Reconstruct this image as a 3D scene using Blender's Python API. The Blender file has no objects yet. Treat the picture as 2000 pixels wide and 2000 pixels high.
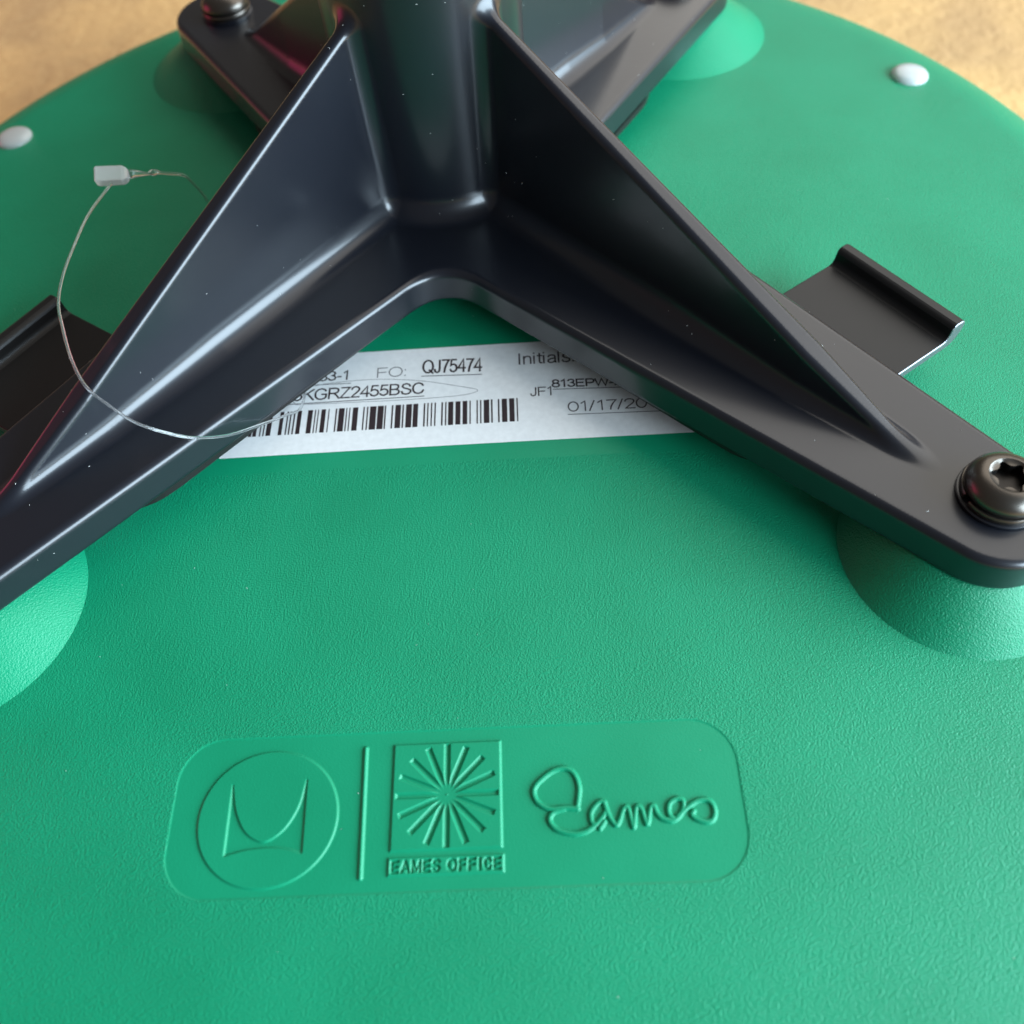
import bpy, math, random
import numpy as np
from mathutils import Matrix, Vector

# ------------------------------------------------------------------ camera, light, exposure
sc = bpy.context.scene
MM = 0.001
cam_data = bpy.data.cameras.new('camera')
cam = bpy.data.objects.new('camera', cam_data)
sc.collection.objects.link(cam)
cam.matrix_world = Matrix(((0.9978594, 0.0534032, 0.0377462, 0.0166097),
                           (-0.0227594, 0.8246990, -0.5651138, -0.1594957),
                           (-0.0613082, 0.5630450, 0.8241490, 0.1083384),
                           (0, 0, 0, 1)))
cam_data.sensor_width = 36.0
cam_data.lens = 31.963
cam_data.clip_start = 0.005
cam_data.clip_end = 50.0
cam_data.dof.use_dof = True
cam_data.dof.focus_distance = 0.143
cam_data.dof.aperture_fstop = 18.0
sc.camera = cam

world = bpy.data.worlds.new('World')
sc.world = world
world.use_nodes = True
wb = world.node_tree.nodes['Background']
wb.inputs['Color'].default_value = (1.0, 0.92, 0.84, 1)
wb.inputs['Strength'].default_value = 0.11


def area_light(name, loc, target, sx, sy, power, color):
    d = bpy.data.lights.new(name, 'AREA')
    d.shape = 'RECTANGLE'
    d.size, d.size_y, d.energy, d.color = sx, sy, power, color
    o = bpy.data.objects.new(name, d)
    sc.collection.objects.link(o)
    o.location = loc
    o.rotation_euler = (Vector(target) - Vector(loc)).to_track_quat('-Z', 'Y').to_euler()
    return o


area_light('window_light', (0.84, -0.38, 0.31), (0, 0, 0), 1.20, 0.56, 35.0, (0.66, 0.85, 1.0))
area_light('ceiling_bounce_light', (0.80, 0.80, 1.10), (0.04, 0, 0), 2.2, 1.6, 20.0, (1.0, 0.96, 0.885))
area_light('pink_bounce_light', (-0.62, 0.10, 0.10), (-0.05, 0.03, 0), 0.30, 0.30, 0.42, (1.0, 0.06, 0.24))

sc.view_settings.view_transform = 'Standard'
sc.view_settings.look = 'None'
sc.view_settings.exposure = 0.08
sc.view_settings.gamma = 1.0
sc.cycles.max_bounces = 8
sc.cycles.use_denoising = True

# ------------------------------------------------------------------ materials


def new_mat(name):
    m = bpy.data.materials.new(name)
    m.use_nodes = True
    nt = m.node_tree
    return m, nt, nt.nodes['Principled BSDF']


def coords(nt):
    g = nt.nodes.new('ShaderNodeNewGeometry')
    return g.outputs['Position']


def noise(nt, vec, scale, detail=2.0, rough=0.5):
    n = nt.nodes.new('ShaderNodeTexNoise')
    n.inputs['Scale'].default_value = scale
    n.inputs['Detail'].default_value = detail
    n.inputs['Roughness'].default_value = rough
    nt.links.new(vec, n.inputs['Vector'])
    return n


def ramp(nt, fac, c0, c1, p0=0.3, p1=0.7):
    r = nt.nodes.new('ShaderNodeValToRGB')
    r.color_ramp.elements[0].position, r.color_ramp.elements[1].position = p0, p1
    r.color_ramp.elements[0].color = (*c0, 1)
    r.color_ramp.elements[1].color = (*c1, 1)
    nt.links.new(fac, r.inputs['Fac'])
    return r


def bump(nt, bsdf, height, strength, dist, prev=None):
    b = nt.nodes.new('ShaderNodeBump')
    b.inputs['Strength'].default_value = strength
    b.inputs['Distance'].default_value = dist
    nt.links.new(height, b.inputs['Height'])
    if prev is not None:
        nt.links.new(prev, b.inputs['Normal'])
    nt.links.new(b.outputs['Normal'], bsdf.inputs['Normal'])
    return b.outputs['Normal']


def green_plastic(name, grain):
    m, nt, b = new_mat(name)
    pos = coords(nt)
    n1 = noise(nt, pos, 60, 3)
    r = ramp(nt, n1.outputs['Fac'], (0.002, 0.258, 0.120), (0.004, 0.288, 0.138))
    nt.links.new(r.outputs['Color'], b.inputs['Base Color'])
    b.inputs['Roughness'].default_value = 0.43
    b.inputs['Specular IOR Level'].default_value = 0.42
    g = noise(nt, pos, 5000, 2.0, 0.6)
    v = nt.nodes.new('ShaderNodeTexVoronoi')
    v.feature = 'SMOOTH_F1'
    v.inputs['Scale'].default_value = 3900
    nt.links.new(pos, v.inputs['Vector'])
    add = nt.nodes.new('ShaderNodeMath')
    add.operation = 'ADD'
    nt.links.new(g.outputs['Fac'], add.inputs[0])
    nt.links.new(v.outputs['Distance'], add.inputs[1])
    bump(nt, b, add.outputs[0], grain, 0.00015)
    return m


M_GREEN = green_plastic('grained_green_plastic', 0.56)
M_SMOOTH = green_plastic('smooth_green_plastic', 0.10)


def simple(name, col, rough, spec=0.5, metal=0.0):
    m, nt, b = new_mat(name)
    b.inputs['Base Color'].default_value = (*col, 1)
    b.inputs['Roughness'].default_value = rough
    b.inputs['Specular IOR Level'].default_value = spec
    b.inputs['Metallic'].default_value = metal
    return m


def black_paint(name, rough, col=(0.012, 0.0125, 0.014), coat=0.0):
    m, nt, b = new_mat(name)
    pos = coords(nt)
    b.inputs['Base Color'].default_value = (*col, 1)
    n = noise(nt, pos, 45, 3)
    mr = nt.nodes.new('ShaderNodeMapRange')
    mr.inputs['To Min'].default_value = rough - 0.04
    mr.inputs['To Max'].default_value = rough + 0.06
    nt.links.new(n.outputs['Fac'], mr.inputs['Value'])
    nt.links.new(mr.outputs['Result'], b.inputs['Roughness'])
    b.inputs['Specular IOR Level'].default_value = 0.36
    b.inputs['Coat Weight'].default_value = coat
    b.inputs['Coat Roughness'].default_value = 0.21
    n2 = noise(nt, pos, 220, 2)
    bump(nt, b, n2.outputs['Fac'], 0.10, 0.0003)
    return m


M_BLACK = black_paint('black_enamel', 0.38, (0.006, 0.0075, 0.0125), 0.85)
M_PLATE = black_paint('black_steel_plate', 0.38, (0.014, 0.013, 0.013))
M_LIT_END = simple('window_lit_tab_end', (0.24, 0.25, 0.27), 0.42, 0.5, 0.9)  # paler metal: the window's brightness on the tab end put into its colour
M_BOLT = simple('black_oxide_bolt', (0.13, 0.115, 0.10), 0.30, 0.5, 0.9)
M_SOCKET = simple('bolt_socket_dark', (0.035, 0.032, 0.03), 0.35, 0.5, 0.8)
M_INK = simple('printed_ink', (0.035, 0.022, 0.024), 0.55, 0.3)
M_INK2 = simple('thin_ink', (0.10, 0.09, 0.10), 0.6, 0.3)
M_DUST = simple('pale_dust', (0.75, 0.75, 0.72), 0.9, 0.2)


def paper():
    m, nt, b = new_mat('white_label_paper')
    pos = coords(nt)
    n = noise(nt, pos, 900, 3)
    r = ramp(nt, n.outputs['Fac'], (0.80, 0.795, 0.78), (0.87, 0.865, 0.85))
    nt.links.new(r.outputs['Color'], b.inputs['Base Color'])
    b.inputs['Roughness'].default_value = 0.5
    bump(nt, b, n.outputs['Fac'], 0.05, 0.0001)
    return m


M_PAPER = paper()


def clear_plastic(name, col, rough, trans):
    m, nt, b = new_mat(name)
    b.inputs['Base Color'].default_value = (*col, 1)
    b.inputs['Roughness'].default_value = rough
    b.inputs['Transmission Weight'].default_value = trans
    b.inputs['IOR'].default_value = 1.5
    return m


M_BUMPER = clear_plastic('clear_bumper_plastic', (0.97, 0.96, 0.96), 0.08, 0.45)
M_NYLON = clear_plastic('clear_nylon', (0.97, 0.97, 0.97), 0.06, 0.95)
M_NYLON_HEAD = clear_plastic('milky_nylon', (0.93, 0.93, 0.90), 0.25, 0.6)


def carpet_mat():
    m, nt, b = new_mat('tan_carpet')
    pos = coords(nt)
    n1 = noise(nt, pos, 22, 3, 0.5)
    r1 = ramp(nt, n1.outputs['Fac'], (0.55, 0.34, 0.165), (0.80, 0.50, 0.215), 0.32, 0.68)
    n2 = noise(nt, pos, 220, 3, 0.6)
    r2 = ramp(nt, n2.outputs['Fac'], (0.95, 0.95, 0.95), (1.04, 1.04, 1.04), 0.3, 0.7)
    mx = nt.nodes.new('ShaderNodeMix')
    mx.data_type = 'RGBA'
    mx.blend_type = 'MULTIPLY'
    mx.inputs['Factor'].default_value = 1.0
    nt.links.new(r1.outputs['Color'], mx.inputs['A'])
    nt.links.new(r2.outputs['Color'], mx.inputs['B'])
    nt.links.new(mx.outputs['Result'], b.inputs['Base Color'])
    b.inputs['Roughness'].default_value = 0.95
    b.inputs['Specular IOR Level'].default_value = 0.1
    bump(nt, b, n2.outputs['Fac'], 0.35, 0.002)
    return m


M_CARPET = carpet_mat()

# ------------------------------------------------------------------ object helpers


def link_mesh(name, verts, faces, mat, parent=None, normals=None, smooth=True):
    """verts in millimetres (numpy or list)"""
    v = np.asarray(verts, dtype=np.float64) * MM
    me = bpy.data.meshes.new(name)
    me.from_pydata(v.tolist(), [], faces.tolist() if hasattr(faces, 'tolist') else faces)
    me.update()
    if smooth:
        me.polygons.foreach_set('use_smooth', np.ones(len(me.polygons), dtype=bool))
    if normals is not None:
        me.normals_split_custom_set_from_vertices(np.asarray(normals, dtype=np.float32).tolist())
    me.materials.append(mat)
    o = bpy.data.objects.new(name, me)
    sc.collection.objects.link(o)
    o.parent = parent
    return o


def sub_mesh(verts, faces, normals, mask):
    """faces[mask] with only the vertices they use"""
    f = faces[mask]
    used, inv = np.unique(f.ravel(), return_inverse=True)
    return verts[used], inv.reshape(f.shape), (normals[used] if normals is not None else None)


def bevel(o, w, seg=2, ang=40):
    m = o.modifiers.new('bevel', 'BEVEL')
    m.width, m.segments = w * MM, seg
    m.limit_method = 'ANGLE'
    m.angle_limit = math.radians(ang)
    w2 = o.modifiers.new('weighted', 'WEIGHTED_NORMAL')
    w2.keep_sharp = True
    return o


def lathe(profile, n=64, c=(0, 0, 0), close_top=False, close_bottom=False):
    v, f = [], []
    for r, z in profile:
        for i in range(n):
            a = 2 * math.pi * i / n
            v.append((c[0] + r * math.cos(a), c[1] + r * math.sin(a), c[2] + z))
    for k in range(len(profile) - 1):
        for i in range(n):
            j = (i + 1) % n
            f.append((k * n + i, k * n + j, (k + 1) * n + j, (k + 1) * n + i))
    if close_top:
        f.append(tuple((len(profile) - 1) * n + i for i in range(n)))
    if close_bottom:
        f.append(tuple(reversed(range(n))))
    return v, f


# ------------------------------------------------------------------ carpet
CARPET_Z = -57.0
floor = link_mesh('floor', [(-2500, -2500, CARPET_Z), (2500, -2500, CARPET_Z), (2500, 2500, CARPET_Z), (-2500, 2500, CARPET_Z)],
                  [(0, 1, 2, 3)], M_CARPET, smooth=False)
floor['kind'] = 'structure'
floor['label'] = 'mottled tan carpet under the upturned chair'

# ------------------------------------------------------------------ chair root
chair = bpy.data.objects.new('upturned_chair', None)
sc.collection.objects.link(chair)
chair.location = (0, 0, 0)
chair['label'] = 'upturned green plastic shell chair with black four-armed metal base mount'
chair['category'] = 'chair'

# ------------------------------------------------------------------ green shell
S_FLAT, S_ROLL = 124.5, 30.0


def shell_z(x, y):
    yy = y + 20.0
    rho = np.hypot(x, np.where(yy < 0, yy / 1.55, yy))
    t = np.clip((rho - S_FLAT) / S_ROLL, 0, 0.9985)
    return -11.8 - (x * x + y * y) / 9000.0 - 46.0 * (1 - np.sqrt(1 - t * t))


def shell_n(x, y, zf=None):
    zf = zf or shell_z
    e = 0.02
    gx = (zf(x + e, y) - zf(x - e, y)) / (2 * e)
    gy = (zf(x, y + e) - zf(x, y - e)) / (2 * e)
    n = np.stack([-gx, -gy, np.ones_like(gx)], -1)
    return n / np.linalg.norm(n, axis=-1, keepdims=True)


# --- the moulded logo panel: a fine height field
PX0, PX1, PY0, PY1 = -40.0, 44.0, -138.0, -108.0


def seg_d(x, y, a, b):
    ax, ay = a
    bx, by = b
    dx, dy = bx - ax, by - ay
    t = np.clip(((x - ax) * dx + (y - ay) * dy) / (dx * dx + dy * dy + 1e-9), 0, 1)
    return np.hypot(x - ax - t * dx, y - ay - t * dy)


def poly_d(x, y, pts, r=2.0):
    d = np.full(x.shape, 1e3)
    for a, b in zip(pts[:-1], pts[1:]):
        x0, x1 = min(a[0], b[0]) - r, max(a[0], b[0]) + r
        y0, y1 = min(a[1], b[1]) - r, max(a[1], b[1]) + r
        k = (x > x0) & (x < x1) & (y > y0) & (y < y1)
        if k.any():
            d[k] = np.minimum(d[k], seg_d(x[k], y[k], a, b))
    return d


def inside_poly(x, y, pts):
    c = np.zeros(x.shape, bool)
    for i in range(len(pts)):
        (xa, ya), (xb, yb) = pts[i], pts[i - 1]
        if ya != yb:
            c ^= ((ya > y) != (yb > y)) & (x < (xb - xa) * (y - ya) / (yb - ya) + xa)
    return c


def spline(pts, n=8):
    p = [np.array(q, float) for q in pts]
    p = [2 * p[0] - p[1]] + p + [2 * p[-1] - p[-2]]
    out = []
    for i in range(1, len(p) - 2):
        for k in range(n):
            t = k / n
            out.append(tuple(0.5 * (2 * p[i] + (p[i + 1] - p[i - 1]) * t + (2 * p[i - 1] - 5 * p[i] + 4 * p[i + 1] - p[i + 2]) * t * t
                                    + (3 * p[i] - p[i - 1] - 3 * p[i + 1] + p[i + 2]) * t ** 3)))
    out.append(tuple(p[-2]))
    return out


SIGN = [
    [(18.57, -123.81), (18.8, -122.72), (18.97, -121.3), (18.66, -119.85), (17.99, -118.93), (17.04, -118.57), (15.73, -118.84), (14.4, -119.67), (13.23, -120.75), (12.87, -121.69), (13.23, -122.81), (14.23, -123.64), (15.32, -123.96), (16.91, -123.87), (18.64, -124.04)],
    [(16.9, -123.97), (15.62, -124.31), (14.96, -124.9), (14.92, -125.67), (15.67, -126.54), (16.89, -127.04), (18.28, -127.24), (19.54, -126.99), (20.68, -126.35), (21.51, -125.62), (22.11, -124.95)],
    [(21.4, -126.68), (22.04, -125.87)],
    [(22.23, -123.41), (21.7, -123.23), (20.86, -123.9), (20.32, -124.8), (20.4, -125.88), (21.01, -126.06), (21.86, -125.17), (22.21, -124.72)],
    [(22.16, -123.32), (22.4, -124.27), (22.78, -125.36), (23.49, -126.3), (24.0, -125.79), (24.58, -124.51), (25.02, -124.06), (25.36, -124.54), (25.56, -125.77), (25.79, -126.66), (26.07, -125.33), (26.33, -124.26), (26.67, -124.05), (27.08, -124.6), (27.53, -126.31), (27.97, -125.1), (28.3, -124.19), (28.7, -124.12), (29.0, -124.98), (29.62, -125.7), (30.82, -126.05), (31.82, -125.55), (32.5, -124.5), (32.53, -123.57), (31.87, -123.24), (30.95, -123.67), (30.55, -124.43), (30.6, -125.35), (31.02, -125.75)],
    [(31.66, -125.55), (33.05, -124.45), (34.41, -123.65), (35.68, -123.54), (36.37, -124.19), (36.52, -125.27), (36.08, -126.17), (35.28, -126.37), (34.24, -126.03), (33.54, -125.46), (33.79, -124.98)]]
M_SHAPE = ([(-28.36, -119.0), (-28.26, -128.33)] + spline([(-28.26, -128.33), (-25.58, -127.66), (-22.23, -127.45), (-19.5, -127.79), (-17.9, -128.33)])
           + [(-18.09, -118.7)] + spline([(-18.09, -118.7), (-18.86, -122.29), (-20.47, -125.13), (-22.72, -126.7), (-24.38, -126.42), (-26.06, -125.16), (-27.32, -123.0), (-27.96, -120.96), (-28.36, -119.0)]))
GLYPH = {'E': [[(1, 0), (0, 0), (0, 1), (1, 1)], [(0, .5), (.85, .5)]], 'A': [[(0, 0), (.5, 1), (1, 0)], [(.2, .35), (.8, .35)]],
         'M': [[(0, 0), (0, 1), (.5, .15), (1, 1), (1, 0)]], 'F': [[(0, 0), (0, 1), (1, 1)], [(0, .5), (.85, .5)]], 'I': [[(.5, 0), (.5, 1)]],
         'S': [[(1, .85), (.7, 1), (.25, 1), (0, .77), (.2, .55), (.8, .45), (1, .23), (.75, 0), (.25, 0), (0, .15)]],
         'O': [[(.5, 0), (.15, .12), (0, .5), (.15, .88), (.5, 1), (.85, .88), (1, .5), (.85, .12), (.5, 0)]],
         'C': [[(1, .25), (.75, .03), (.4, 0), (.1, .2), (0, .5), (.1, .8), (.4, 1), (.75, .97), (1, .75)]]}


def office_strokes():
    x, out = -5.85, []
    for ch in 'EAMES OFFICE':
        if ch == ' ':
            x += 0.75
            continue
        w = {'I': 0.30, 'M': 1.05, 'O': 1.05, 'A': 1.0}.get(ch, 0.80)
        for s in GLYPH[ch]:
            out.append([(x + a * w, -131.20 + b * 1.32) for a, b in s])
        x += w + 0.52
    return out, x


OFFICE, office_end = office_strokes()
_k = (8.2 + 5.85) / (office_end - 0.52 + 5.85)
OFFICE = [[(-5.85 + (a + 5.85) * _k, b) for a, b in s] for s in OFFICE]


def sstep(d, w):
    """1 inside (d<0), 0 outside, eased over width w"""
    t = np.clip(0.5 - d / w, 0, 1)
    return t * t * (3 - 2 * t)


def box_d(x, y, cx, cy, hx, hy, r=0.0):
    qx, qy = np.abs(x - cx) - hx + r, np.abs(y - cy) - hy + r
    return np.minimum(np.maximum(qx, qy), 0) + np.hypot(np.maximum(qx, 0), np.maximum(qy, 0)) - r


NXP, NYP = 841, 301
gx = np.linspace(PX0, PX1, NXP)
gy = np.linspace(PY0, PY1, NYP)
X, Y = np.meshgrid(gx, gy, indexing='ij')
d_panel = box_d(X, Y, 2.1, -123.05, 38.4, 10.6, 6.2)
d_disc = (np.hypot((X + 22.98) / 9.55, (Y + 123.6) / 9.05) - 1) * 9.3
d_m = poly_d(X, Y, M_SHAPE)
d_m = np.where(inside_poly(X, Y, M_SHAPE), -d_m, d_m)
d_bar = seg_d(X, Y, (-10.2, -114.7), (-9.92, -131.7)) - 0.26
d_sq = box_d(X, Y, 1.17, -121.5, 7.37, 7.1)
d_ray = np.full(X.shape, 1e3)
for k in range(16):
    a = 2 * math.pi * k / 16
    ca, sa = math.cos(a), math.sin(a)
    rx, ry = X - 1.2, Y + 121.5
    s_, n_ = rx * ca + ry * sa, np.abs(-rx * sa + ry * ca)
    d_ray = np.minimum(d_ray, np.maximum(np.maximum(-s_, s_ - 6.85), n_ - 0.31))
d_box = box_d(X, Y, 1.18, -130.53, 7.55, 1.12)
d_let = np.full(X.shape, 1e3)
for s in OFFICE:
    d_let = np.minimum(d_let, poly_d(X, Y, s, 0.8))
d_let -= 0.15
d_sig = np.full(X.shape, 1e3)
for s in SIGN:
    d_sig = np.minimum(d_sig, poly_d(X, Y, spline(s) if len(s) > 2 else s, 1.0))
ridge = np.sqrt(np.clip(1 - (d_sig / 0.38) ** 2, 0, 1))
H = -0.09 * sstep(d_panel, 0.30)
H += 0.22 * sstep(d_disc, 0.34) - 0.23 * sstep(d_m, 0.34)
H += 0.30 * sstep(d_bar, 0.36)
H += 0.27 * sstep(d_sq, 0.32) - 0.30 * sstep(d_ray, 0.32)
H += 0.24 * sstep(d_box, 0.28) - 0.26 * sstep(d_let, 0.24)
H += 0.34 * ridge
Z = shell_z(X, Y) + H
hx, hy = gx[1] - gx[0], gy[1] - gy[0]
GX, GY = np.gradient(Z, hx, hy)
PN = np.stack([-GX, -GY, np.ones_like(GX)], -1)
PN /= np.linalg.norm(PN, axis=-1, keepdims=True)
PV = np.stack([X, Y, Z], -1).reshape(-1, 3)
PN = PN.reshape(-1, 3)
idx = np.arange(NXP * NYP).reshape(NXP, NYP)
PF = np.stack([idx[:-1, :-1], idx[1:, :-1], idx[1:, 1:], idx[:-1, 1:]], -1).reshape(-1, 4)


def fc(a):
    return (0.25 * (a[:-1, :-1] + a[1:, :-1] + a[1:, 1:] + a[:-1, 1:])).reshape(-1)


m_panel = fc(d_panel) < 0.05
m_disc = fc(d_disc) < 0.25
m_bar = fc(d_bar) < 0.22
m_sq = fc(d_sq) < 0.2
m_box = fc(d_box) < 0.16
m_sig = (fc(d_sig) < 0.52) & ~m_sq & ~m_disc
m_rest = m_panel & ~(m_disc | m_bar | m_sq | m_box | m_sig)

# --- coarse shell grid around it
STEP = 2.0
sx = np.arange(-180, 180 + STEP, STEP)
sy = np.arange(-292, 160 + STEP, STEP)
SX, SY = np.meshgrid(sx, sy, indexing='ij')
SZ = shell_z(SX, SY)
SN = shell_n(SX, SY).reshape(-1, 3)
SV = np.stack([SX, SY, SZ], -1).reshape(-1, 3)
sidx = np.arange(SX.size).reshape(SX.shape)
SF = np.stack([sidx[:-1, :-1], sidx[1:, :-1], sidx[1:, 1:], sidx[:-1, 1:]], -1).reshape(-1, 4)
cx_, cy_ = fc(SX), fc(SY)
yy_ = cy_ + 20.0
rho_ = np.hypot(cx_, np.where(yy_ < 0, yy_ / 1.55, yy_))
inside = rho_ < S_FLAT + S_ROLL - 1.0
hole = (cx_ > PX0) & (cx_ < PX1) & (cy_ > PY0) & (cy_ < PY1)
lab = (cx_ > -46) & (cx_ < 62) & (cy_ > -66) & (cy_ < -36)
v1, f1, n1 = sub_mesh(SV, SF, SN, inside & ~hole & ~lab)
v2, f2, n2 = sub_mesh(PV, PF, PN, ~m_panel)
shell = link_mesh('seat_shell', np.vstack([v1, v2]), np.vstack([f1, f2 + len(v1)]), M_GREEN, chair, np.vstack([n1, n2]))
v, f, n = sub_mesh(SV, SF, SN, inside & lab)
link_mesh('label_recess', v, f, M_SMOOTH, shell, n)
for nm, mk in (('logo_panel', m_rest), ('emblem_disc', m_disc), ('divider_bar', m_bar), ('sunburst_square', m_sq),
               ('lettered_bar', m_box), ('raised_signature', m_sig & m_panel)):
    v, f, n = sub_mesh(PV, PF, PN, mk)
    link_mesh(nm, v, f, M_SMOOTH, shell, n)

# ------------------------------------------------------------------ bosses and bumpers
FRONT, FRONT_L, REAR = (79.5, -88.3), (-76.4, -91.0), (55.0, 65.5)
BOLTS = [(80.3, -86.8), (-76.4, -91.0), (53.4, 64.3), (-53.4, 64.3)]
BOSSES = [(79.0, -87.6, 18.2), (-76.6, -89.0, 20.4), (54.5, 64.5, 22.0), (-54.5, 64.5, 22.0)]
UNDER = -6.0
for (bx, by, br_) in BOSSES:
    nseg, rings = 96, 14
    v, f = [], []
    for k in range(rings + 1):
        t = k / rings
        r = br_ - (br_ - 10.6) * t ** 0.95
        for i in range(nseg):
            a = 2 * math.pi * i / nseg
            xx, yy = bx + r * math.cos(a), by + r * math.sin(a)
            zb = float(shell_z(np.float64(xx), np.float64(yy)))
            zb0 = float(shell_z(np.float64(bx + br_ * math.cos(a)), np.float64(by + br_ * math.sin(a)))) - 0.15
            v.append((xx, yy, zb0 + (UNDER - 0.05 - zb0) * (0.80 * t + 0.20 * (1 - (1 - t) ** 2))))
    for k in range(rings):
        for i in range(nseg):
            j = (i + 1) % nseg
            f.append((k * nseg + i, k * nseg + j, (k + 1) * nseg + j, (k + 1) * nseg + i))
    f.append(tuple(rings * nseg + i for i in range(nseg)))
    link_mesh('mounting_boss', v, f, M_GREEN, shell)

for s in (-1, 1):
    bx, by = s * 105.3, 39.5
    bz = float(shell_z(np.float64(bx), np.float64(by)))
    prof = [(4.1, -0.6), (4.2, 0.15), (4.05, 0.6), (3.6, 1.0), (2.9, 1.3), (1.9, 1.5), (0.8, 1.56), (0.02, 1.58)]
    vv, ff = lathe(prof, 40)
    nrm = Vector(shell_n(np.array([bx]), np.array([by]))[0])
    q = Vector((0, 0, 1)).rotation_difference(nrm)
    vv = [tuple(q @ Vector(p) + Vector((bx, by, bz))) for p in vv]
    link_mesh('bumper', vv, ff, M_BUMPER, shell)

# ------------------------------------------------------------------ the black casting: implicit solid, then surface nets


def cap2(x, y, tip, r1, r2):
    L = math.hypot(*tip)
    u = (tip[0] / L, tip[1] / L)
    py = x * u[0] + y * u[1]
    px = np.abs(-x * u[1] + y * u[0])
    b = (r1 - r2) / L
    a = math.sqrt(1 - b * b)
    k = -b * px + a * py
    return np.where(k < 0, np.hypot(px, py) - r1, np.where(k > a * L, np.hypot(px, py - L) - r2, px * a + py * b - r1))


def smin(a, b, k):
    h = np.maximum(k - np.abs(a - b), 0) / k
    return np.minimum(a, b) - h * h * k * 0.25


def runion(a, b, r):
    return np.maximum(r, np.minimum(a, b)) - np.hypot(np.maximum(r - a, 0), np.maximum(r - b, 0))


def rinter(a, b, r):
    return np.minimum(-r, np.maximum(a, b)) + np.hypot(np.maximum(a + r, 0), np.maximum(b + r, 0))


def outline2(x, y, grow=0.0):
    ax = np.abs(x)
    f_ = cap2(x, y, FRONT, 21.8, 10.0)
    g_ = cap2(x, y, FRONT_L, 21.7, 10.2)
    a_ = smin(f_, g_, 9.0)
    f_ = cap2(x, y, REAR, 21.6, 11.2)
    g_ = cap2(x, y, (-REAR[0], REAR[1]), 21.6, 11.2)
    b_ = smin(f_, g_, 12.0)
    return smin(a_, b_, 7.0) - grow


def rib(x, y, z, tip, s_end, ztop=33.8, s0=20.0):
    L = math.hypot(*tip)
    u = (tip[0] / L, tip[1] / L)
    s_ = x * u[0] + y * u[1]
    n_ = np.abs(-x * u[1] + y * u[0])
    slope = ztop / (s_end - s0)
    d_top = (z - slope * (s_end - s_)) / math.hypot(1, slope)
    d_side = n_ - (1.25 + 0.032 * np.clip(34 - z, 0, 40)) * (0.45 + 0.55 * np.clip((s_end + 2 - s_) / 22, 0, 1))
    d = rinter(d_side, d_top, 1.1)
    return np.maximum(np.maximum(d, -s_), -6.0 - z)


def casting(x, y, z):
    d2 = outline2(x, y) + 0.07 * z
    r = 1.25
    wx, wz = d2 + r, np.abs(z + 5.0) - 5.0 + r
    plate = np.minimum(np.maximum(wx, wz), 0) + np.hypot(np.maximum(wx, 0), np.maximum(wz, 0)) - r
    rad = np.hypot(x, y)
    post = rinter(rad - 17.1, z - 56.0, 1.2)
    ribs = np.minimum(np.minimum(rib(x, y, z, FRONT, 105.8), rib(x, y, z, FRONT_L, 104.0)),
                      np.minimum(rib(x, y, z, REAR, 71.0), rib(x, y, z, (-REAR[0], REAR[1]), 71.0)))
    body = runion(ribs, post, 2.6)
    fr = np.where(y < 0, 1.7 + 2.4 * np.clip((106 - rad) / 45, 0, 1), 1.7 + 2.4 * np.clip((73 - rad) / 35, 0, 1))
    d = runion(body, plate, fr)
    bore = np.maximum(rad - 13.2, 12.0 - z)
    d = np.maximum(d, -bore)
    return rinter(d, UNDER - z, 0.7)


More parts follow.
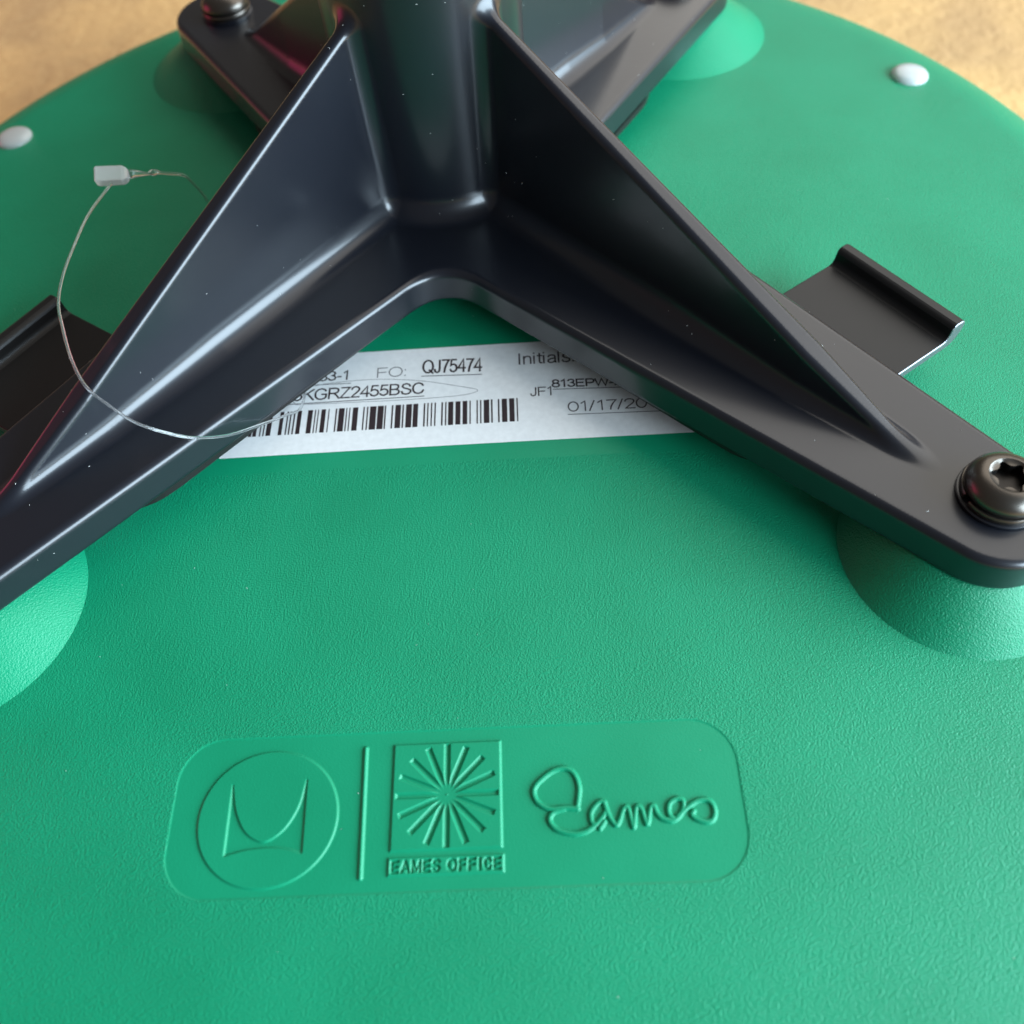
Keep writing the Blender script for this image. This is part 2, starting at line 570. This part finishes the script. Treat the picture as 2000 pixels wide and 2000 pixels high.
def surface_nets(fn, lo, hi, h):
    n = [int(round((b - a) / h)) + 1 for a, b in zip(lo, hi)]
    ax = [lo[i] + h * np.arange(n[i]) for i in range(3)]
    F = np.empty(n, np.float32)
    Yg, Zg = np.meshgrid(ax[1], ax[2], indexing='ij')
    for i in range(n[0]):
        F[i] = fn(np.full_like(Yg, ax[0][i]), Yg, Zg)
    neg = F < 0
    c = np.zeros([k - 1 for k in n], np.uint8)
    for a in (0, 1):
        for b in (0, 1):
            for d in (0, 1):
                c += neg[a:n[0] - 1 + a, b:n[1] - 1 + b, d:n[2] - 1 + d]
    act = np.argwhere((c > 0) & (c < 8))
    ids = np.full(c.shape, -1, np.int64)
    ids[act[:, 0], act[:, 1], act[:, 2]] = np.arange(len(act))
    P = np.zeros((len(act), 3))
    W = np.zeros(len(act))
    corners = [(a, b, d) for a in (0, 1) for b in (0, 1) for d in (0, 1)]
    for p in corners:
        for q in corners:
            if sum(abs(p[i] - q[i]) for i in range(3)) == 1 and p < q:
                fp = F[act[:, 0] + p[0], act[:, 1] + p[1], act[:, 2] + p[2]].astype(float)
                fq = F[act[:, 0] + q[0], act[:, 1] + q[1], act[:, 2] + q[2]].astype(float)
                k = (fp < 0) != (fq < 0)
                t = np.where(k, fp / np.where(k, fp - fq, 1), 0)
                P[k] += np.array(p) + t[k, None] * (np.array(q) - np.array(p))
                W += k
    P = np.array(lo) + h * (act + P / W[:, None])
    quads = []
    for axis in range(3):
        o1, o2 = [(1, 2), (2, 0), (0, 1)][axis]
        sl0 = [slice(None)] * 3
        sl1 = [slice(None)] * 3
        sl0[axis], sl1[axis] = slice(0, -1), slice(1, None)
        A, B = neg[tuple(sl0)], neg[tuple(sl1)]
        e = np.argwhere(A != B)
        e = e[(e[:, o1] > 0) & (e[:, o2] > 0) & (e[:, o1] < n[o1] - 1) & (e[:, o2] < n[o2] - 1)]
        flip = ~A[e[:, 0], e[:, 1], e[:, 2]]
        cell = []
        for d1, d2 in ((0, 0), (-1, 0), (-1, -1), (0, -1)):
            q = e.copy()
            q[:, o1] += d1
            q[:, o2] += d2
            cell.append(ids[q[:, 0], q[:, 1], q[:, 2]])
        Q = np.stack(cell, -1)
        Q[flip] = Q[flip][:, ::-1]
        quads.append(Q)
    Q = np.vstack(quads)

    def grad(P):
        g = np.empty_like(P)
        e = 0.05
        for i in range(3):
            a, b = P.copy(), P.copy()
            a[:, i] += e
            b[:, i] -= e
            g[:, i] = (fn(*a.T) - fn(*b.T)) / (2 * e)
        return g
    cnt = np.zeros(len(P))
    for a in range(4):
        cnt += np.bincount(Q[:, a], minlength=len(P)) * 2.0
    for it in range(4):
        if it:                                  # even out the vertices along the surface
            acc = np.zeros_like(P)
            for a in range(4):
                for b in ((a + 1) % 4, (a + 3) % 4):
                    for k in range(3):
                        acc[:, k] += np.bincount(Q[:, a], weights=P[Q[:, b], k], minlength=len(P))
            P = 0.4 * P + 0.6 * acc / np.maximum(cnt, 1)[:, None]
        g = grad(P)
        f0 = fn(*P.T)
        st = -f0[:, None] * g / np.maximum((g * g).sum(1), 0.05)[:, None]
        ln = np.linalg.norm(st, axis=1, keepdims=True)
        P += st * np.minimum(1, 0.5 * h / np.maximum(ln, 1e-9))
    g = grad(P)
    return P, Q, g / np.maximum(np.linalg.norm(g, axis=1, keepdims=True), 1e-9)


CV, CF, CN = surface_nets(casting, (-94.0, -103.0, -7.2), (94.0, 79.4, 57.6), 0.4)
FCN = CV[CF].mean(1)
rad_ = np.hypot(FCN[:, 0], FCN[:, 1])
is_post = (rad_ < 19.0) & (FCN[:, 2] > 2.0)
is_rib = (FCN[:, 2] > 0.7) & ~is_post
masks = [('four_armed_plate', ~is_post & ~is_rib), ('post', is_post)]
for sxg in (1, -1):
    for syg in (1, -1):
        masks.append(('rib', is_rib & ((FCN[:, 0] >= 0) == (sxg > 0)) & ((FCN[:, 1] >= 0) == (syg > 0))))
mount = None
for nm, mk in masks:
    v, f, n = sub_mesh(CV, CF, CN, mk)
    o = link_mesh(nm, v, f, M_BLACK, chair if mount is None else mount, n)
    if mount is None:
        mount = o

# ------------------------------------------------------------------ backing plate with side tabs (under the casting)


def outline_loop(fn, n=720, r0=5.0, r1=140.0):
    """star-shaped outline of fn(x, y) < 0 around the origin"""
    pts = []
    for i in range(n):
        a = 2 * math.pi * i / n
        c_, s_ = math.cos(a), math.sin(a)
        rr = np.linspace(r0, r1, 2000)
        k = np.argmax(fn(rr * c_, rr * s_) > 0)
        pts.append((rr[k] * c_, rr[k] * s_))
    return pts


def back_plate(x, y):
    d = smin(cap2(x, y, (54.5, -60.5), 19.4, 13.4), cap2(x, y, (-52.5, -62.5), 19.4, 13.8), 9.0)
    d = np.minimum(d, smin(cap2(x, y, (28, 33), 22.0, 16.5), cap2(x, y, (-28, 33), 22.0, 16.5), 12.0))
    return d


pts = outline_loop(back_plate)
N = len(pts)
v = [(a, b, UNDER - 0.03) for a, b in pts] + [(a, b, -7.4) for a, b in pts]
f = [tuple(range(N)), tuple(reversed(range(N, 2 * N)))] + [(i + N, (i + 1) % N + N, (i + 1) % N, i) for i in range(N)]
link_mesh('backing_plate', v, f, M_PLATE, chair, smooth=False)

along = Vector((0.565, -0.825, 0)).normalized()
outw = Vector((0.825, 0.565, 0)).normalized()
for s in (1, -1):
    # L-shaped profile across the arm: flat, then a rolled-up lip at the outer edge
    T = 1.9
    inner, flat = -31.5, 5.4
    ring = [(inner, 0.0), (flat - 0.9, 0.0), (flat - 0.25, 0.25), (flat + 0.15, 0.85), (flat + 0.35, 2.3), (flat + 0.7, 2.85), (flat + 1.3, 3.1),
            (flat + 2.6, 3.05), (flat + 3.3, 2.7), (flat + 3.6, 2.0), (flat + 3.3, 0.5), (flat + 2.6, -0.8), (flat + 1.4, -1.6), (flat + 0.2, -T), (inner, -T)]
    origin = Vector((63.8, -34.9, -6.0)) + along * 0.0
    v, f = [], []
    for L in (0.0, 25.6):
        for p, z in ring:
            q = origin + along * L + outw * (p + 3.2)
            v.append((q.x * s, q.y, q.z + z))
    n = len(ring)
    for i in range(n):
        j = (i + 1) % n
        quad = (i, j, n + j, n + i)
        f.append(quad if s < 0 else quad[::-1])
    f.append(tuple(range(n)) if s > 0 else tuple(reversed(range(n))))
    f.append(tuple(reversed(range(n, 2 * n))) if s > 0 else tuple(range(n, 2 * n)))
    o = link_mesh('side_tab', v, f, M_PLATE, chair, smooth=False)
    o.data.materials.append(M_LIT_END)
    for p in o.data.polygons:
        if p.index == n + 1:
            p.material_index = 1  # outer end face only, lightened as if lit by the window
    bevel(o, 0.3, 3, 25)

# ------------------------------------------------------------------ bolts
for bi, (bx, by) in enumerate(BOLTS):
    z0 = 0.05
    prof = [(5.2, 1.9), (5.42, 2.1), (5.45, 2.5), (5.3, 3.0), (4.95, 3.55), (4.45, 4.05), (3.9, 4.4), (3.3, 4.62), (2.95, 4.68), (2.76, 4.54)]
    nseg = 96
    v, f = lathe(prof, nseg, (bx, by, z0))
    rot = 0.35 + bi
    # six-lobed socket
    base = (len(prof) - 1) * nseg
    last = base
    rows = [(0.0, 4.4), (0.0, 2.8)]
    for _, zz in rows:
        st = len(v)
        for i in range(nseg):
            a = 2 * math.pi * i / nseg
            r = 2.22 + 0.36 * math.cos(6 * (a + rot))
            r += 0.06 * math.cos(12 * (a + rot))
            v.append((bx + r * math.cos(a), by + r * math.sin(a), z0 + zz))
        for i in range(nseg):
            j = (i + 1) % nseg
            f.append((last + i, last + j, st + j, st + i))
        last = st
    f.append(tuple(last + i for i in range(nseg)))
    nf_head = (len(prof) - 1) * nseg
    head = link_mesh('bolt', v, f, M_BOLT, chair)
    head.data.materials.append(M_SOCKET)
    for p in head.data.polygons:
        if p.index >= nf_head + nseg:
            p.material_index = 1
    head.data.set_sharp_from_angle(angle=math.radians(35))
    # split lock washer and flat washer
    vv, ff = [], []
    m_ = 88
    for i in range(m_ + 1):
        a = math.radians(200) + 2 * math.pi * 0.965 * i / m_
        lift = 0.45 * i / m_
        for r, z in ((3.4, 0.6), (5.55, 0.6), (5.7, 0.75), (5.7, 1.4), (5.55, 1.6), (3.4, 1.6)):
            vv.append((bx + r * math.cos(a), by + r * math.sin(a), z0 + z + lift * 0.6))
    for i in range(m_):
        for k in range(6):
            l = (k + 1) % 6
            ff.append((i * 6 + k, (i + 1) * 6 + k, (i + 1) * 6 + l, i * 6 + l))
    ff += [tuple(range(6)), tuple(reversed(range(m_ * 6, m_ * 6 + 6)))]
    o = link_mesh('lock_washer', vv, ff, M_BOLT, head)
    o.data.set_sharp_from_angle(angle=math.radians(50))
    vv, ff = lathe([(3.4, 0.0), (5.8, 0.0), (5.95, 0.1), (5.95, 0.45), (5.8, 0.56), (3.4, 0.56)], 72, (bx, by, z0))
    o = link_mesh('flat_washer', vv, ff, M_BLACK, head)
    o.data.set_sharp_from_angle(angle=math.radians(50))

# ------------------------------------------------------------------ paper label with its print
LIFT = 0.10


def drape(x, y, up):
    return (x, y, float(shell_z(np.float64(x), np.float64(y))) + up)


def rounded_sheet(name, x0, x1, y0, y1, r, up, mat, parent):
    """a thin sheet: fan-strip grid with rounded corners, draped on the shell"""
    nx, ny = 64, 20
    v, f = [], []
    for i in range(nx + 1):
        x = x0 + (x1 - x0) * i / nx
        e = max(0.0, r - min(x - x0, x1 - x))
        ins = r - math.sqrt(max(0.0, r * r - e * e))
        for j in range(ny + 1):
            y = (y0 + ins) + (y1 - y0 - 2 * ins) * j / ny
            v.append(drape(x, y, up))
    for i in range(nx):
        for j in range(ny):
            a = i * (ny + 1) + j
            f.append((a, a + ny + 1, a + ny + 2, a + 1))
    return link_mesh(name, v, f, mat, parent)


label = rounded_sheet('paper_label', -40.5, 58.5, -62.45, -39.5, 1.4, LIFT, M_PAPER, chair)
label['label'] = 'white printed barcode sticker'
INK_UP = LIFT + 0.025


def print_line(pts, w, mat=None, name='printed_line'):
    v, f = [], []
    for i, p in enumerate(pts):
        a, b = pts[max(0, i - 1)], pts[min(len(pts) - 1, i + 1)]
        dx, dy = b[0] - a[0], b[1] - a[1]
        l = math.hypot(dx, dy) or 1
        nx, ny = -dy / l * w / 2, dx / l * w / 2
        v += [drape(p[0] + nx, p[1] + ny, INK_UP), drape(p[0] - nx, p[1] - ny, INK_UP)]
    for i in range(len(pts) - 1):
        f.append((2 * i, 2 * i + 1, 2 * i + 3, 2 * i + 2))
    return link_mesh(name, v, f, mat or M_INK, label, smooth=False)




def ell(cx, cy, rx, ry, n=18):
    return [(cx + rx * math.cos(2 * math.pi * i / n), cy + ry * math.sin(2 * math.pi * i / n)) for i in range(n + 1)]


FONT = {
    '0': (.56, [ell(.28, .49, .24, .46)]), '1': (.50, [[(.10, .76), (.30, .97), (.30, 0)]]),
    '2': (.56, [[(.05, .72), (.09, .87), (.20, .96), (.30, .97), (.42, .92), (.49, .80), (.48, .66), (.39, .49), (.20, .26), (.06, .04), (.52, .04)]]),
    '3': (.56, [[(.05, .76), (.12, .92), (.26, .97), (.41, .91), (.46, .75), (.40, .60), (.24, .53), (.42, .47), (.50, .30), (.44, .11), (.27, .03), (.12, .08), (.04, .25)]]),
    '4': (.56, [[(.40, 0), (.40, .97), (.03, .30), (.54, .30)]]),
    '5': (.56, [[(.48, .95), (.14, .95), (.08, .50), (.16, .57), (.28, .61), (.43, .53), (.50, .34), (.45, .14), (.28, .03), (.12, .08), (.04, .23)]]),
    '7': (.56, [[(.04, .95), (.51, .95), (.35, .64), (.24, .30), (.20, 0)]]),
    '8': (.56, [ell(.28, .74, .19, .22), ell(.28, .27, .23, .25)]),
    '-': (.36, [[(.04, .36), (.30, .36)]]), '/': (.32, [[(0, -.02), (.26, 1)]]), ':': (.25, [[(.1, .02), (.1, .12)], [(.1, .58), (.1, .68)]]),
    'F': (.62, [[(.08, 0), (.08, .95), (.58, .95)], [(.08, .50), (.52, .50)]]), 'O': (.80, [ell(.40, .49, .34, .47)]),
    'Q': (.80, [ell(.40, .49, .34, .47), [(.48, .24), (.76, -.04)]]), 'J': (.52, [[(.40, .97), (.40, .28), (.36, .10), (.23, .02), (.10, .09), (.05, .28)]]),
    'K': (.68, [[(.08, 0), (.08, .97)], [(.64, .97), (.08, .42)], [(.28, .58), (.66, 0)]]),
    'G': (.80, [[(.68, .74), (.60, .89), (.42, .97), (.22, .91), (.09, .72), (.06, .48), (.10, .24), (.24, .07), (.44, .02), (.62, .09), (.70, .18), (.70, .46), (.43, .46)]]),
    'R': (.72, [[(.08, 0), (.08, .95), (.42, .95), (.58, .88), (.62, .71), (.55, .54), (.40, .49), (.08, .49)], [(.36, .49), (.50, .32), (.68, 0)]]),
    'Z': (.63, [[(.06, .95), (.56, .95), (.04, .04), (.58, .04)]]),
    'B': (.68, [[(.34, .51), (.08, .51), (.08, .95), (.38, .95), (.53, .87), (.55, .70), (.47, .55), (.34, .51), (.54, .44), (.60, .27), (.53, .10), (.38, .04), (.08, .04), (.08, .51)]]),
    'S': (.66, [[(.56, .70), (.50, .88), (.33, .97), (.15, .90), (.10, .73), (.20, .58), (.42, .49), (.58, .38), (.59, .20), (.48, .06), (.31, .02), (.13, .08), (.06, .30)]]),
    'C': (.74, [[(.66, .70), (.57, .89), (.38, .97), (.19, .89), (.08, .68), (.06, .48), (.09, .27), (.21, .08), (.40, .02), (.58, .10), (.68, .33)]]),
    'E': (.66, [[(.60, .04), (.08, .04), (.08, .95), (.59, .95)], [(.08, .51), (.54, .51)]]),
    'P': (.66, [[(.08, 0), (.08, .95), (.42, .95), (.57, .86), (.60, .69), (.53, .50), (.38, .44), (.08, .44)]]),
    'W': (.93, [[(.02, .97), (.22, .02), (.46, .95), (.70, .02), (.90, .97)]]), 'I': (.27, [[(.1, 0), (.1, .97)]]),
    'n': (.55, [[(.07, 0), (.07, .70)], [(.07, .48), (.14, .64), (.27, .69), (.39, .63), (.43, .48), (.43, 0)]]),
    'i': (.23, [[(.06, 0), (.06, .70)], [(.06, .88), (.06, .97)]]), 't': (.29, [[(.12, .92), (.12, .14), (.16, .05), (.26, .04)], [(0, .68), (.26, .68)]]),
    'a': (.55, [[(.06, .52), (.12, .65), (.26, .69), (.40, .63), (.43, .50), (.43, .12), (.47, 0)], [(.43, .40), (.22, .36), (.08, .28), (.05, .14), (.12, .03), (.24, .01), (.37, .08), (.43, .22)]]),
    'l': (.22, [[(.06, 0), (.06, .97)]]),
    's': (.50, [[(.42, .52), (.36, .65), (.24, .69), (.11, .65), (.08, .52), (.16, .42), (.32, .35), (.43, .26), (.42, .11), (.32, .03), (.22, .01), (.09, .06), (.04, .20)]])}


def print_text(s, xl, xr, base, cap, weight=0.11, mat=None, slope=0.0):
    """plain sans-serif lettering drawn as ink ribbons, fitted between xl and xr"""
    total = sum(FONT[c][0] for c in s) - 0.05
    kx = (xr - xl) / total
    v, f, pen, lift = [], [], 0.0, INK_UP
    for c in s:
        adv, strokes = FONT[c]
        for st in strokes:
            P = [((pen + a) * kx, b * cap) for a, b in st]
            w = weight * cap / 2
            n0 = len(v)
            closed = math.dist(P[0], P[-1]) < 1e-6
            for i, p in enumerate(P):
                if closed:
                    a, b = P[(i - 1) % (len(P) - 1)], P[(i + 1) % (len(P) - 1)]
                else:
                    a, b = P[max(0, i - 1)], P[min(len(P) - 1, i + 1)]
                u1 = Vector((p[0] - a[0], p[1] - a[1])).normalized() if p != a else None
                u2 = Vector((b[0] - p[0], b[1] - p[1])).normalized() if p != b else None
                u1, u2 = u1 or u2, u2 or u1
                u = (u1 + u2)
                u = u.normalized() if u.length > 0.05 else u2
                k = 1.0 / max(0.55, abs(u.dot(u2)))
                q = p
                if not closed and i in (0, len(P) - 1):
                    q = (p[0] + u.x * (w * 0.3 if i else -w * 0.3), p[1] + u.y * (w * 0.3 if i else -w * 0.3))
                for sg in (1, -1):
                    xx, yy = xl + q[0] - sg * u.y * w * k, q[1] + sg * u.x * w * k
                    v.append(drape(xx, base + yy + slope * (xx - xl), lift))
            for i in range(len(P) - 1):
                f.append((n0 + 2 * i, n0 + 2 * i + 1, n0 + 2 * i + 3, n0 + 2 * i + 2))
            lift += 0.0004
        pen += adv
    return link_mesh('printed_text', v, f, mat or M_INK, label, smooth=False)


print_text('33-1', -23.3, -17.75, -46.05, 2.2, 0.14)
print_line([(-26.5, -46.85), (-17.3, -47.0)], 0.14)
print_text('FO:', -12.85, -7.2, -46.07, 2.4, 0.075, M_INK2)
print_text('QJ75474', -4.45, 6.3, -45.65, 3.2, 0.115, None, -0.03)
print_line([(-4.55, -46.35), (6.4, -46.75)], 0.17)
print_text('5KGRZ2455BSC', -27.6, -4.05, -50.45, 2.6, 0.125)
print_line([(-29.5, -51.15), (-3.9, -51.1)], 0.17)
print_text('Initials:', 12.85, 23.2, -44.9, 2.75, 0.105)
print_text('813EPW-F', 18.75, 31.2, -50.75, 1.75, 0.17, None, -0.03)
print_line([(18.9, -51.25), (36, -51.75)], 0.15)
print_text('JF1', 14.85, 18.9, -52.55, 2.0, 0.11)
print_text('01/17/2018', 21.25, 38.6, -56.55, 2.25, 0.10)
print_line([(21.2, -57.15), (42, -57.55)], 0.13)
print_line(spline([(-26.9, -51.35), (-28.0, -49.2), (-23.7, -47.05), (-14.1, -46.42), (-5.4, -47.3), (2.3, -49.28), (5.6, -50.47), (2.3, -51.46), (-8.0, -51.7), (-14.7, -51.6), (-26.9, -51.35)]), 0.09, M_INK2, 'pen_oval')
BARS = [(-34.67, 0.56), (-33.92, 0.65), (-32.74, 0.22), (-32.14, 0.22), (-31.58, 0.84), (-29.43, 0.66), (-28.21, 0.24), (-27.65, 0.24), (-27.0, 0.25), (-26.34, 0.74), (-24.48, 0.84), (-23.27, 0.19), (-22.74, 0.18), (-22.09, 0.78), (-20.84, 0.18), (-19.54, 0.24), (-18.98, 1.02), (-17.68, 0.19), (-17.12, 0.18), (-16.47, 0.93), (-14.62, 0.23), (-13.97, 0.23), (-13.41, 1.11), (-12.06, 1.06), (-10.81, 0.24), (-9.57, 0.26), (-8.91, 0.97), (-7.67, 0.26), (-7.02, 1.02), (-5.76, 0.87), (-3.9, 0.27), (-3.26, 0.21), (-2.62, 0.22), (-1.98, 0.22), (-0.77, 0.26), (-0.1, 0.21), (0.43, 0.88), (1.71, 0.86), (2.97, 0.8), (4.17, 0.21), (5.42, 0.21), (6.03, 0.22), (6.67, 0.96), (7.95, 0.27), (9.15, 0.26), (9.84, 0.91), (11.14, 0.88), (12.42, 0.21)]
v, f = [], []
for x0, w in BARS:
    st = len(v)
    for k in range(5):
        y = -58.05 + 5.25 * k / 4
        v += [drape(x0, y, INK_UP), drape(x0 + w, y, INK_UP)]
    f += [(st + 2 * k, st + 2 * k + 1, st + 2 * k + 3, st + 2 * k + 2) for k in range(4)]
link_mesh('barcode', v, f, M_INK, label, smooth=False)

# ------------------------------------------------------------------ clear nylon tag loop round the left arm


def tube(pts, radii, n=12):
    P = [np.array(p, float) for p in pts]
    v, f = [], []
    up = np.array([0.3, 0.2, 1.0])
    for i, p in enumerate(P):
        t = P[min(i + 1, len(P) - 1)] - P[max(i - 1, 0)]
        t /= np.linalg.norm(t)
        a = np.cross(t, up)
        a /= np.linalg.norm(a)
        b = np.cross(t, a)
        up = -b if np.dot(-b, up) > 0 else b
        r = radii[i] if hasattr(radii, '__len__') else radii
        for k in range(n):
            an = 2 * math.pi * k / n
            v.append(tuple(p + r * (math.cos(an) * a + math.sin(an) * b)))
    for i in range(len(P) - 1):
        for k in range(n):
            l = (k + 1) % n
            f.append((i * n + k, i * n + l, (i + 1) * n + l, (i + 1) * n + k))
    f += [tuple(reversed(range(n))), tuple(range((len(P) - 1) * n, len(P) * n))]
    return v, f


tag = bpy.data.objects.new('tag_loop', None)
sc.collection.objects.link(tag)
tag.location = (-0.040, -0.050, -0.0105)
tag['label'] = 'thin clear nylon tag loop with small milky lock, hung round a black arm'
tag['category'] = 'tag loop'
off = np.array([-40.0, -50.0, -10.5])
LOOP = [(-59.3, -15.0, 10.0), (-59.8, -26.0, 12.0), (-59.1, -36.1, 13.5), (-57.9, -45.2, 15.0), (-56.2, -52.8, 16.0), (-54.1, -58.4, 16.0), (-51.3, -64.8, 15.5),
        (-48.8, -68.9, 14.0), (-45.9, -70.7, 11.5), (-43.4, -71.6, 9.0), (-40.4, -71.6, 6.5), (-36.9, -70.3, 3.0), (-33.6, -66.9, -1.0), (-30.3, -62.3, -4.5), (-26.9, -57.6, -7.6),
        (-25.0, -54.2, -9.5), (-25.5, -47.0, -10.4), (-30.0, -37.0, -10.5), (-36.0, -25.0, -10.4), (-41.5, -16.0, -8.0), (-44.2, -11.5, -2.0), (-45.3, -10.2, 2.5), (-46.7, -9.8, 5.5),
        (-48.0, -9.4, 7.0), (-50.7, -10.0, 8.0), (-52.9, -10.2, 8.5), (-54.2, -10.6, 8.6), (-57.0, -10.9, 9.0)]
path = spline(LOOP, 8)
rad = []
for p in path:
    r = 0.23
    d_b = math.dist(p, (-52.9, -10.2, 8.5))
    if p[1] > -12 and p[2] > 7.4:
        r = 0.26 + 0.35 * math.exp(-(d_b / 0.7) ** 2)
        if p[0] < -54.0:
            r = max(r, 0.26 + 0.20 * (-54.0 - p[0]))
    rad.append(r)
v, f = tube([np.array(p) - off for p in path], rad, 12)
link_mesh('loop', v, f, M_NYLON, tag)
hv, hf = [], []
c0 = np.array((-60.2, -11.6, 9.4)) - off
ux = np.array((0.995, 0.06, -0.06))
uy = np.array((-0.06, 0.9, 0.40))
uz = np.cross(ux, uy)
secs = [(-3.0, 1.35, 0.8), (-2.7, 1.55, 1.0), (2.0, 1.5, 1.0), (2.6, 1.25, 0.85), (3.1, 0.8, 0.6)]
for s_, a, b in secs:
    for p, q in ((-a, -b), (a, -b), (a, b), (-a, b)):
        hv.append(tuple(c0 + ux * s_ + uy * p + uz * q))
for i in range(len(secs) - 1):
    for k in range(4):
        l = (k + 1) % 4
        hf.append((i * 4 + k, i * 4 + l, (i + 1) * 4 + l, (i + 1) * 4 + k))
hf += [(3, 2, 1, 0), tuple(range(16, 20))]
o = link_mesh('lock_head', hv, hf, M_NYLON_HEAD, tag, smooth=False)
bevel(o, 0.3, 3, 30)

# ------------------------------------------------------------------ dust on the black casting and a little on the shell
rng = np.random.default_rng(7)


def dust(name, P, Nn, parent, smin_, smax_):
    v, f = [], []
    for p, n in zip(P, Nn):
        a = rng.normal(size=3)
        a -= n * a.dot(n)
        a /= np.linalg.norm(a) + 1e-9
        b = np.cross(n, a)
        L = rng.uniform(smin_, smax_) * (2.2 if rng.random() < 0.18 else 1)
        w = rng.uniform(0.015, 0.038)
        bend = rng.uniform(-0.35, 0.35) * L
        st = len(v)
        for k in range(4):
            t = k / 3 - 0.5
            c = p + n * 0.03 + a * t * L + b * bend * (1 - 4 * t * t)
            v += [tuple(c + b * w), tuple(c + n * w * 1.4), tuple(c - b * w)]
        for k in range(3):
            q = st + k * 3
            f += [(q, q + 1, q + 4, q + 3), (q + 1, q + 2, q + 5, q + 4)]
    o = link_mesh(name, v, f, M_DUST, parent, smooth=False)
    o['kind'] = 'stuff'
    return o


ok = np.where((CV[:, 2] > -4) & (CV[:, 2] < 45))[0]
pick = rng.choice(ok, 210, replace=False)
dust('dust', CV[pick], CN[pick], mount, 0.06, 0.26)
gxp = rng.uniform(-90, 100, 90)
gyp = rng.uniform(-165, 60, 90)
gp = np.stack([gxp, gyp, shell_z(gxp, gyp)], -1)
dust('dust', gp, shell_n(gxp, gyp), shell, 0.05, 0.16)
